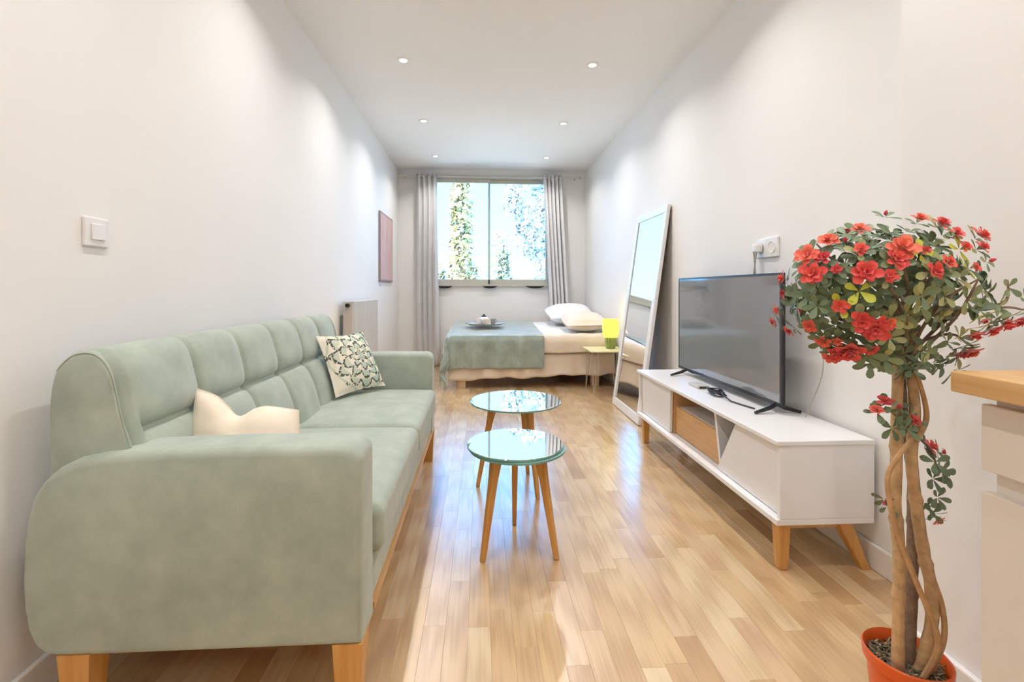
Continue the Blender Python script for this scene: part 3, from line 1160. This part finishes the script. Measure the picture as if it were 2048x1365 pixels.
def curtain(label, xt0, xt1, xb0, xb1, z0, nf, ph, split):
    c = thing('curtain', label, 'curtain', ((xb0 + xb1) / 2, 6.42, z0), 'window curtains')

    def fn(u, w):
        a = xt0 + (xt1 - xt0) * u
        b = xb0 + (xb1 - xb0) * u
        e = w ** 1.1
        x = a + (b - a) * e
        amp = .035 + .012 * w
        y = 6.425 + amp * math.sin(2 * PI * nf * u + ph + .5 * math.sin(3 * w)) + .006 * math.sin(23 * u + 5 * w)
        x += .010 * math.sin(4 * PI * nf * u + 1) + .008 * w * math.sin(7 * u)
        return (x, y, 2.62 + (z0 - 2.62) * w)
    o = MB().grid(fn, 150, 40).build('cloth', M['curtain'], c, True, 80)
    o.modifiers.new('thickness', 'SOLIDIFY').thickness = .003
    for k in range(nf + 1):
        u = k / nf
        x = xt0 + (xt1 - xt0) * min(.98, max(.02, u))
        ring = [(x, 6.42 + .021 * math.cos(2 * PI * q / 14), 2.585 + .021 * math.sin(2 * PI * q / 14)) for q in range(15)]
        MB().tube(ring, .004, 6, False).build('eyelet', M['alu'], c)


curtain('white curtain gathered left of the window in straight folds', -.875, -.605, -.88, -.565, .015, 4, .4, 0)
curtain('white curtain gathered right of the window, falling slanted behind the pillows', .86, 1.12, .99, 1.27, .03, 5, 1.2, 0)

# ------------------------------------------------------------------ left wall things
pi_ = thing('wall_picture', 'pink and grey abstract canvas on the left wall near the window', 'picture', (XL, 5.67, 1.13))
t = NT('pink_abstract_print')
v = t.coord('Object', (1, 9, 1.2))
nz = t.noise(v, 2.2, 4, .6)
ed = t.noise(t.coord('Object'), 9, 3)
cc = t.ramp(nz, [(.28, H('#b78d88')), (.45, H('#d8a9a0')), (.6, H('#cfc0bc')), (.75, H('#c98079'))])
cc = t.mix(t.math('MULTIPLY', ed, .35), cc, H('#d8b8ae'))
t.set(Base_Color=cc, Roughness=.8)
MB().box((XL + .0215, 5.325, 1.155), (XL + .0225, 6.02, 1.905)).build('print', t.m, pi_, False)
bevel(MB().box((XL, 5.305, 1.135), (XL + .0215, 6.04, 1.925)).build('canvas', m_plain('grey_mauve_canvas', '#a08d90', .8), pi_, False), .003)

ra = thing('radiator', 'white panel radiator on the left wall beyond the sofa', 'radiator', (XL + .06, 4.25, .3))
RX0, RX1, RY0, RY1, RZ0, RZ1 = XL + .035, XL + .125, 3.83, 4.70, .30, .945
radw = m_plain('radiator_enamel', '#d4d0ca', .4, .02)
rad = MB()
prof = []
nr = 26
for k in range(nr):
    y = RY0 + (RY1 - RY0) * k / nr
    dy = (RY1 - RY0) / nr
    prof += [(RX1, y + dy * .1), (RX1, y + dy * .7), (RX1 - .007, y + dy * .8), (RX1 - .007, y + dy)]
poly = [(RX1 - .02, RY0)] + prof + [(RX1 - .02, RY1)]
rad.prism(poly, 'z', RZ0, RZ1 - .01)
rad.build('front_panel', radw, ra, False)
MB().box((RX0, RY0 + .01, RZ0 + .01), (RX0 + .018, RY1 - .01, RZ1 - .02)).build('rear_panel', radw, ra, False)
MB().box((RX0, RY0, RZ1 - .01), (RX1, RY1, RZ1)).build('top_grille', radw, ra, False)
for y in (RY0, RY1 - .004):
    MB().box((RX0, y, RZ0 + .02), (RX1 - .02, y + .004, RZ1 - .01)).build('side_cover', m_plain('radiator_side', '#cbc2b8', .5, .03), ra, False)
MB().tube([(RX0 + .04, RY0 + .02, RZ1 - .03), (RX0 + .04, RY0 - .035, RZ1 - .03)], [.016, .016], 12).build('valve', M['black'], ra)
for y in (RY0 + .12, RY1 - .12):
    MB().box((XL, y - .02, .45), (RX0, y + .02, .8)).build('bracket', radw, ra, False)
MB().tube([(RX0 + .04, RY1 - .04, RZ0 + .01), (RX0 + .04, RY1 - .04, 0)], .008, 8).build('pipe', radw, ra)

sw = thing('light_switch', 'square white light switch on the wall above the sofa', 'switch', (XL, 1.445, 1.165))
bevel(MB().box((XL, 1.400, 1.166), (XL + .010, 1.490, 1.252)).build('face_plate', M['white'], sw, False), .004)
bevel(MB().box((XL + .010, 1.421, 1.186), (XL + .0155, 1.470, 1.233)).build('rocker', M['white'], sw, False), .002)

# ------------------------------------------------------------------ kitchen counter at the right
o = MB().box((.841, -1.6, .858), (XK, .80, .895)).build('worktop', M['counter'], None, False)
bevel(o, .003)
tag(o, 'solid beech kitchen worktop at the right edge', 'worktop')
kc = thing('kitchen_cabinet', 'cream handleless kitchen base cabinet under the beech worktop', 'cabinet', (1.05, .45, 0))
cream = m_plain('cream_lacquer', '#e6dccf', .4, .01)
MB().box((.905, -.4, .10), (XK - .024, .778, .858)).build('carcass', cream, kc, False)
bevel(MB().box((.887, .19, .722), (.905, .788, .838)).build('drawer_front', cream, kc, False), .002)
bevel(MB().box((.887, .19, .12), (.905, .788, .684)).build('door', cream, kc, False), .002)
bevel(MB().box((.887, -.41, .722), (.905, .186, .838)).build('drawer_front', cream, kc, False), .002)
bevel(MB().box((.887, -.41, .12), (.905, .186, .684)).build('door', cream, kc, False), .002)
MB().box((.945, -.4, 0), (XK - .024, .76, .10)).build('plinth', cream, kc, False)

# ------------------------------------------------------------------ flowering topiary
PX, PY, PR = .935, .985, .100
pl = thing('azalea_topiary', 'artificial azalea tree with red blossoms in an orange pot', 'potted plant', (PX, PY, 0))
pot_m = m_plain('orange_plastic', '#e8621f', .35, .04, 5)
MB().lathe([(.050, 0), (.053, .004), (.071, .214), (.078, .217), (.0795, .24), (.077, .243), (.074, .239), (.068, .205), (.050, .05), (.01, .045)],
           (PX, PY, 0), 48).build('pot', pot_m, pl)
t = NT('bark_chips')
t.set(Base_Color=t.ramp(t.noise(t.coord('Object'), 120, 3), [(.35, H('#3b3a33')), (.5, H('#8a7d63')), (.7, H('#c4b58f'))]), Roughness=.95)
soil_m = t.m
so_ = MB().lathe([(.068, .19), (.067, .20), (.045, .212), (.015, .218)], (PX, PY, 0), 32)
rg = random.Random(3)
for k in range(420):
    r, a = .064 * math.sqrt(rg.random()), rg.random() * 2 * PI
    c = Vector((PX + r * math.cos(a), PY + r * math.sin(a), .214 + rg.random() * .012))
    d = Vector((rg.uniform(-1, 1), rg.uniform(-1, 1), rg.uniform(-.3, .5))).normalized() * rg.uniform(.006, .016)
    so_.tube([c - d, c + d], [.0022, .001], 4)
o = so_.build('moss_mulch', soil_m, pl, kind='stuff')

bark = m_plain('pale_brown_bark', '#c9a67a', .9, .25, 40, 0, .5, 90)
bark2 = m_plain('dark_grey_bark', '#8c7662', .9, .3, 60, 0, .6, 120)
vine_m = m_plain('vine_stem', '#c39a6c', .85, .2, 30)


def spline(pts, n):
    P = [Vector(p) for p in pts]
    out = []
    for i in range(len(P) - 1):
        a, b, c, d = P[max(0, i - 1)], P[i], P[i + 1], P[min(len(P) - 1, i + 2)]
        for k in range(n):
            f_ = k / n
            out.append(.5 * ((2 * b) + (c - a) * f_ + (2 * a - 5 * b + 4 * c - d) * f_ ** 2 + (3 * b - a - 3 * c + d) * f_ ** 3))
    out.append(P[-1])
    return out


def trunk(pts, r0, r1, m, name='trunk', knots=True, nn=9):
    q = spline(pts, 8)
    rad = []
    for i in range(len(q)):
        f_ = i / (len(q) - 1)
        r = r0 + (r1 - r0) * f_
        if knots:
            r *= 1 + .16 * noise.noise((q[i].x * 30, q[i].y * 30, q[i].z * 28)) + (.22 if (i * 7919) % 11 == 0 else 0)
        rad.append(r)
    return MB().tube(q, rad, nn).build(name, m, pl)


trunk([(.897, .965, .205), (.888, .955, .34), (.886, .95, .47), (.877, .95, .58), (.884, .955, .69), (.892, .962, .80), (.903, .97, .93), (.90, .98, 1.02)], .0125, .0095, bark)
trunk([(.938, .985, .205), (.944, .985, .33), (.944, .98, .45), (.94, .975, .56), (.934, .972, .66), (.918, .975, .78), (.918, .985, .92)], .0125, .008, bark2)
trunk([(.942, .962, .205), (.962, .955, .32), (.958, .95, .40), (.94, .95, .48), (.926, .952, .58), (.918, .955, .68), (.935, .965, .77), (.93, .965, .85), (.935, .97, 1.0)], .0130, .009, bark)
trunk([(.928, .945, .21), (.95, .932, .28), (.94, .922, .335), (.90, .922, .43), (.866, .925, .52), (.845, .925, .59), (.838, .925, .655), (.86, .925, .695), (.895, .93, .73)], .006, .0045, vine_m, 'vine_stem', False, 7)
trunk([(.955, .955, .21), (.974, .94, .30), (.972, .94, .37), (.956, .944, .43), (.944, .95, .48)], .006, .004, vine_m, 'vine_stem', False, 7)
trunk([(.918, .945, .72), (.945, .95, .76), (.948, .955, .80), (.93, .955, .86)], .006, .004, vine_m, 'vine_stem', False, 7)

CC = Vector((.862, .965, 1.045))
# branches in the crown
rb = random.Random(5)
tips = []
for k in range(26):
    a = rb.random() * 2 * PI
    el = rb.uniform(-.5, .9)
    d = Vector((math.cos(a) * .20 * math.cos(el), math.sin(a) * .13 * math.cos(el), .13 * math.sin(el)))
    e = CC + d
    s = Vector((rb.uniform(.895, .925), .972, rb.uniform(.86, .98)))
    m_ = (s + e) / 2 + Vector((rb.uniform(-.02, .02), rb.uniform(-.02, .02), rb.uniform(0, .03)))
    MB().tube(spline([s, m_, e], 4), [.0045, .004, .0038, .0035, .003, .0028, .0025, .002, .0015], 5).build('twig', bark2, pl)
for pts in (((.93, .97, .90), (.98, .93, .985), (1.02, .90, 1.0), (1.06, .89, 1.005), (1.10, .90, 1.0), (1.135, .92, 1.0)),
            ((1.02, .90, 1.0), (1.05, .885, 1.02), (1.052, .885, 1.06)), ((.93, .97, .92), (.955, .91, .95), (.965, .88, .93)),
            ((.918, .955, .74), (.955, .95, .70), (.97, .95, .66)), ((.905, .95, .77), (.88, .945, .77), (.86, .945, .79))):
    q = spline(pts, 4)
    MB().tube(q, [.004 - .0025 * i / (len(q) - 1) for i in range(len(q))], 5).build('twig', bark2, pl)

# leaves
t = NT('azalea_leaf')
oi = t.add('ObjectInfo')
lc = t.ramp(oi.outputs['Random'], [(0, H('#6a7f60')), (.35, H('#8b9c72')), (.65, H('#a8b380')), (.88, H('#bdc182')), (1, H('#c8c07a'))])
vc = t.noise(t.coord('Object'), 60, 2)
t.set(Base_Color=t.mix(t.math('MULTIPLY', vc, .35), lc, H('#566a55')), Roughness=.45)
M['leaf'] = t.m
M['leaf_young'] = m_plain('young_yellow_leaf', '#c3c94a', .45, .2, 30)
M['petal'] = None
t = NT('azalea_petal')
oi = t.add('ObjectInfo')
lc = t.ramp(oi.outputs['Random'], [(0, H('#d92a45')), (.4, H('#ea4348')), (.75, H('#f05a4c')), (1, H('#f4785c'))])
vc = t.noise(t.coord('Object'), 70, 2)
t.set(Base_Color=t.mix(t.ramp(vc, [(.45, (0, 0, 0, 1)), (.7, (.6, .6, .6, 1))]), lc, H('#fa9a72')), Roughness=.6)
t.b.inputs['Sheen Weight'].default_value = .3
M['petal'] = t.m
M['bud'] = m_plain('pink_bud', '#d9465c', .6, .2, 40)


def leaf_mesh(name, m, wide=.25, curl=.12):
    rows = [(0, .02), (.22, .10), (.5, .21), (.74, wide), (.92, .17), (1.0, .03)]
    vs, fs = [], []
    for l, w in rows:
        z = -curl * l * l
        vs += [(l, -w, z + .10 * w), (l, 0, z - .02), (l, w, z + .10 * w)]
    for i in range(len(rows) - 1):
        for k in range(2):
            a = i * 3 + k
            fs.append((a, a + 1, a + 4, a + 3))
    return MB().add(vs, fs).mesh(name, m, True, None, 80), vs, fs


LEAF, LV, LF = leaf_mesh('leaf', M['leaf'])
LEAFY, _, _ = leaf_mesh('young_leaf', M['leaf_young'], .27)


def frame(d, spin):
    d = d.normalized()
    a = d.orthogonal().normalized()
    b = d.cross(a)
    a2 = a * math.cos(spin) + b * math.sin(spin)
    return a2, d.cross(a2), d


leaves = []


def rosette(p, d, n, L, young=False, flat=.35):
    p, d = Vector(p), Vector(d)
    sp = rg.random() * 6.28
    for k in range(n):
        a, b, c = frame(d, sp + 2 * PI * k / n + rg.uniform(-.2, .2))
        tilt = flat + rg.uniform(-.15, .25)
        ax = (a * math.cos(tilt) + c * math.sin(tilt)).normalized()
        up = (c * math.cos(tilt) - a * math.sin(tilt)).normalized()
        si = up.cross(ax)
        s = L * rg.uniform(.8, 1.2)
        q = p + ax * .002
        leaves.append((Matrix(((ax.x * s, si.x * s, up.x * s, q.x), (ax.y * s, si.y * s, up.y * s, q.y), (ax.z * s, si.z * s, up.z * s, q.z), (0, 0, 0, 1))), young))


# flowers: x, y, z, radius
FL = [(.673, .932, 1.108, .022), (.69, .912, 1.103, .015), (.672, .913, 1.07, .024), (.709, .922, 1.138, .018), (.689, 1.03, 1.065, .016), (.689, 1.03, 1.032, .013), (.676, 1.03, .995, .014), (.667, 1.03, .97, .014), (.676, .989, .953, .014), (.673, .926, .969, .014), (.704, .887, 1.008, .014), (.701, .892, 1.08, .010), (.763, .907, 1.159, .016), (.746, .884, 1.118, .013), (.742, .869, 1.072, .024), (.776, .854, 1.065, .013), (.806, .862, 1.118, .026), (.793, .857, 1.096, .020), (.875, .895, 1.18, .014), (.907, .882, 1.169, .016), (.92, .864, 1.147, .014), (.844, .852, 1.114, .011), (.849, .839, 1.075, .016), (.876, .84, 1.092, .014), (.92, .849, 1.121, .012), (.973, .867, 1.144, .018), (.958, .852, 1.121, .014), (.926, .836, 1.082, .010), (.97, .843, 1.096, .007), (.739, .875, .98, .020), (.762, .871, .966, .025), (.773, .862, .977, .016), (.702, .925, .936, .014), (.744, .908, .921, .026), (.732, .922, .915, .021), (.729, .938, .904, .016), (.772, .892, .924, .014), (.719, .91, .937, .010), (.948, .838, .985, .010), (.936, .845, .959, .016), (.974, .846, .967, .016), (1.0, .846, .979, .019), (1.13, .932, .979, .018), (.946, .864, .925, .019), (.934, .868, .919, .015), (.833, .925, 1.197, .007), (.732, .907, 1.14, .008),
      (.855, .95, .801, .014), (.836, .95, .785, .012), (.886, .95, .792, .008), (.909, .94, .764, .013), (.953, .95, .707, .015), (.980, .95, .694, .009), (.97, .95, .555, .014), (.852, .95, .590, .006),
      (.80, 1.08, 1.12, .018), (.90, 1.10, 1.05, .02), (.78, 1.09, 1.0, .018), (.97, 1.07, 1.10, .018), (.86, 1.06, 1.17, .016), (1.02, 1.03, 1.05, .016), (.72, 1.07, 1.03, .015)]


def petal_geo(vs, fs, o, ax, up, r):
    si = up.cross(ax)
    b = len(vs)
    for l, w, z in ((.08, .06, 0), (.4, .26, .10), (.75, .36, .16), (1.0, .16, .10)):
        for k in (-1, 0, 1):
            vs.append(o + ax * (l * r) + si * (w * r * k) + up * ((z + (.10 if k else 0)) * r))
    for i in range(3):
        for k in range(2):
            a = b + i * 3 + k
            fs.append((a, a + 1, a + 4, a + 3))


flower_meshes = []
for vkind in range(5):
    vs, fs = [], []
    for ringi, (n, tl, s) in enumerate(((6, .15, 1.0), (5, .55, .85), (4, .95, .65))):
        for k in range(n):
            a = 2 * PI * k / n + ringi * .5 + rg.uniform(-.25, .25)
            tt = tl + rg.uniform(-.2, .2)
            ax = Vector((math.cos(a) * math.cos(tt), math.sin(a) * math.cos(tt), math.sin(tt)))
            up = Vector((-math.cos(a) * math.sin(tt), -math.sin(a) * math.sin(tt), math.cos(tt)))
            petal_geo(vs, fs, Vector((rg.uniform(-.12, .12), rg.uniform(-.12, .12), ringi * .08)), ax, up, s * rg.uniform(.85, 1.12))
    flower_meshes.append(MB().add(vs, fs).mesh('flower', M['petal'], True, None, 80))
bud_mesh = MB().lathe([(.05, -.6), (.4, -.3), (.55, .2), (.35, .75), (.05, 1.1)], (0, 0, 0), 10).mesh('bud', M['bud'])

for i, (x, y, z, r) in enumerate(FL):
    p = Vector((x, y, z))
    if z > .87:
        d = (p - CC)
        d = Vector((d.x * .8, d.y * 1.4 - .05 * (y < CC.y), d.z * 1.3 + .02)).normalized()
        if x > .93 and z < 1.0:
            d = Vector((.2, -.45, -.65)).normalized()
    else:
        d = Vector((x - .92, -.08, z - .70 + .03)).normalized()
    a, b, c = frame(d, rg.random() * 6.28)
    bud = r <= .0085
    o = bpy.data.objects.new('bud' if bud else 'flower', bud_mesh if bud else flower_meshes[i % 5])
    put(o, pl, p)
    s = r * (1.0 if bud else 1.12)
    o.matrix_basis = Matrix.Translation(p - WL[pl]) @ Matrix(((a.x, b.x, c.x, 0), (a.y, b.y, c.y, 0), (a.z, b.z, c.z, 0), (0, 0, 0, 1))) @ Matrix.Scale(s, 4)
    rosette(p - d * .008, d, 4 if r < .02 else 5, .024 if r < .015 else .028, i in (9, 10, 3, 21, 37, 24, 2, 38, 39, 51, 49), .25)

# leaf rosettes over the crown, then the side shoots
for k in range(190):
    a = rg.random() * 2 * PI
    el = math.asin(rg.uniform(-.75, 1))
    rr_ = rg.uniform(.6, 1.0)
    d = Vector((math.cos(a) * math.cos(el), math.sin(a) * math.cos(el), math.sin(el)))
    p = CC + Vector((d.x * .195, d.y * .125, d.z * .135)) * rr_
    if p.x > 1.17:
        continue
    rosette(p, (d + Vector((0, -.25, .1))).normalized(), rg.choice((4, 5, 5, 6)), rg.uniform(.023, .031), rg.random() < .07)
for x, y, z, L, n in ((.955, .875, 1.02, .036, 5), (.975, .87, 1.0, .034, 4), (1.03, .885, 1.005, .030, 5), (1.052, .885, 1.045, .024, 4), (1.125, .915, 1.02, .024, 4), (1.0, .86, .985, .026, 5),
                      (.945, .88, .945, .026, 5), (.93, .89, .935, .022, 4), (.915, .93, .89, .028, 5), (.89, .925, .875, .028, 5), (.875, .93, .905, .026, 5), (.935, .93, .905, .026, 5),
                      (.871, .94, .765, .026, 5), (.885, .935, .75, .026, 5), (.86, .94, .750, .026, 5), (.90, .94, .775, .020, 4),
                      (.96, .945, .675, .028, 5), (.975, .945, .655, .030, 6), (.955, .945, .64, .028, 5), (.965, .945, .60, .026, 5), (.95, .95, .58, .022, 4), (.958, .95, .565, .02, 4), (.858, .95, .58, .018, 4)):
    rosette((x, y, z), (rg.uniform(-.3, .5), -.8, rg.uniform(-.1, .6)), n, L, False)


for k in range(26):
    p = Vector((rg.uniform(.76, .95), rg.uniform(.87, .96), rg.uniform(.875, .96)))
    rosette(p, (p - Vector((.86, .98, .97)) + Vector((0, -.05, 0))), rg.choice((4, 5, 5)), rg.uniform(.024, .031), rg.random() < .08)
for k in range(16):
    p = Vector((rg.uniform(.67, .76), rg.uniform(.90, 1.0), rg.uniform(.93, 1.12)))
    rosette(p, (p - Vector((.80, 1.02, 1.02))), rg.choice((4, 5, 5)), rg.uniform(.024, .031), rg.random() < .15)


def leaf_rank(l):
    p = l[0].translation
    return -p.y - (.3 if (p - CC).y > .06 else 0)


leaves.sort(key=leaf_rank, reverse=True)
for mtx, yng in leaves[:295]:
    o = bpy.data.objects.new('leaf', LEAFY if yng else LEAF)
    put(o, pl, mtx.translation)
    o.matrix_basis = Matrix.Translation(-WL[pl]) @ mtx
mb = MB()
for mtx, yng in leaves[295:]:
    mb.add([mtx @ Vector(q) for q in LV], LF)
if mb.v:
    mb.build('foliage', M['leaf'], pl, True, 80, kind='stuff')

# ------------------------------------------------------------------ outside the window
gm = m_plain('dry_garden_ground', '#d6cfbd', .95, .15, .3)
struct('ground', MB().box((-40, 7.2, -3.2), (40, 70, -3.0)), gm, 'dry pale garden ground outside the window', 'ground')


def foliage(mb, n, fn, size, seed):
    r = random.Random(seed)
    for k in range(n):
        p = fn(r)
        s = size * r.uniform(.6, 1.3)
        a = Vector((r.uniform(-1, 1), r.uniform(-1, 1), r.uniform(-1, 1))).normalized()
        b = a.orthogonal().normalized()
        c = a.cross(b)
        q = r.random() * 6.28
        e = (b * math.cos(q) + c * math.sin(q)) * s
        g_ = a.cross(e) * .5
        mb.add([p - e, p + g_, p + e, p - g_], [(0, 1, 2, 3)])


def m_leafage(name, c0, c1, c2):
    t = NT(name)
    gi = t.add('NewGeometry')
    t.set(Base_Color=t.ramp(gi.outputs['Random Per Island'], [(.05, H(c0)), (.42, H(c1)), (.8, H(c2))]), Roughness=.8)
    return t.m


def tree(name, label, cat, base, trunk_h, tr, spec, n, size, m, seed, group='trees outside the window'):
    T = thing(name, label, cat, base, group)
    bx, by, bz = base
    if trunk_h:
        MB().tube([(bx, by, bz), (bx + .03, by, bz + trunk_h * .5), (bx, by, bz + trunk_h)], [tr, tr * .85, tr * .6], 8).build('trunk', m_plain('pale_trunk', '#b3a79a', .9, .2, 8), T)
    mb = MB()
    foliage(mb, n, spec, size, seed)
    mb.build('foliage', m, T, False, kind='stuff')


cyp = m_leafage('cypress_leafage', '#3d3318', '#b59c5c', '#f3e2a8')
pale = m_leafage('silver_leafage', '#4d4a48', '#aaa59f', '#e8e2d4')
shrub = m_leafage('shrub_leafage', '#3a3d2c', '#7f8468', '#bfbe96')
YC = 15.0


def cyp_fn(r):
    z = r.uniform(-3, 5.6)
    w = .36 * (1 - max(0, (z - 3.8) / 3.2)) + (.08 if z < 1.5 else 0)
    a, q = r.random() * 6.28, math.sqrt(r.random())
    return Vector((-.62 + w * q * math.cos(a), YC + w * q * math.sin(a), z))


tree('cypress_tree', 'tall slim cypress filling the middle of the left pane', 'tree', (-.62, YC, -3), 6, .12, cyp_fn, 7500, .085, cyp, 1)


def sil_fn(r):
    while True:
        p = Vector((r.uniform(-1, 1), r.uniform(-1, 1), r.uniform(-1, 1)))
        if p.length < 1 and (p.length > .35 or r.random() < .3):
            break
    q = Vector((2.6 + p.x * 1.55 - .35 * p.z, 22 + p.y * 1.2, 4.6 + p.z * 2.4))
    if noise.noise(q * 1.1) < -.12:
        return sil_fn(r)
    return q


tree('silver_tree', 'tall loose silvery tree at the right of the right pane', 'tree', (1.95, 22, -3), 7.2, .09, sil_fn, 4200, .11, pale, 2)


def cone_fn(cx, cy, z0, z1, w, seed):
    def fn(r):
        f_ = r.random() ** 1.4
        z = z0 + (z1 - z0) * f_
        a, q = r.random() * 6.28, math.sqrt(r.random())
        ww = w * (1 - f_ * .85) * (.8 + .4 * abs(math.sin(cx + z * 5)))
        return Vector((cx + ww * q * math.cos(a), cy + ww * q * math.sin(a), z))
    return fn


tree('dark_conifer', 'dense grey green conifer low in the right pane', 'tree', (.98, 20, -3), 2, .1, cone_fn(.98, 20, -3, 2.75, 1.0, 0), 4200, .10, shrub, 3)
i = 0
for cx, cy, z1, w, mm, lab in ((-1.4, 17.3, 1.7, .42, shrub, 'low grey bush left of the cypress in the left pane'), (-.22, 17.0, 1.9, .5, shrub, 'spiky grey bush right of the cypress in the left pane'),
                               (-2.3, 26, 2.5, .9, cyp, 'pale yellowish shrub at the far left of the left pane'), (3.6, 27, 2.9, 1.4, pale, 'pale bush behind the silvery tree in the right pane'),
                               (1.4, 34, 5.2, 2.3, cyp, 'far pale yellow tree rising behind the conifer')):
    i += 1
    tree('garden_bush', lab, 'bush', (cx, cy, -3), 1.5, .06, cone_fn(cx, cy, -3, z1, w, i), 1600, .12, mm, 10 + i, 'bushes outside the window')
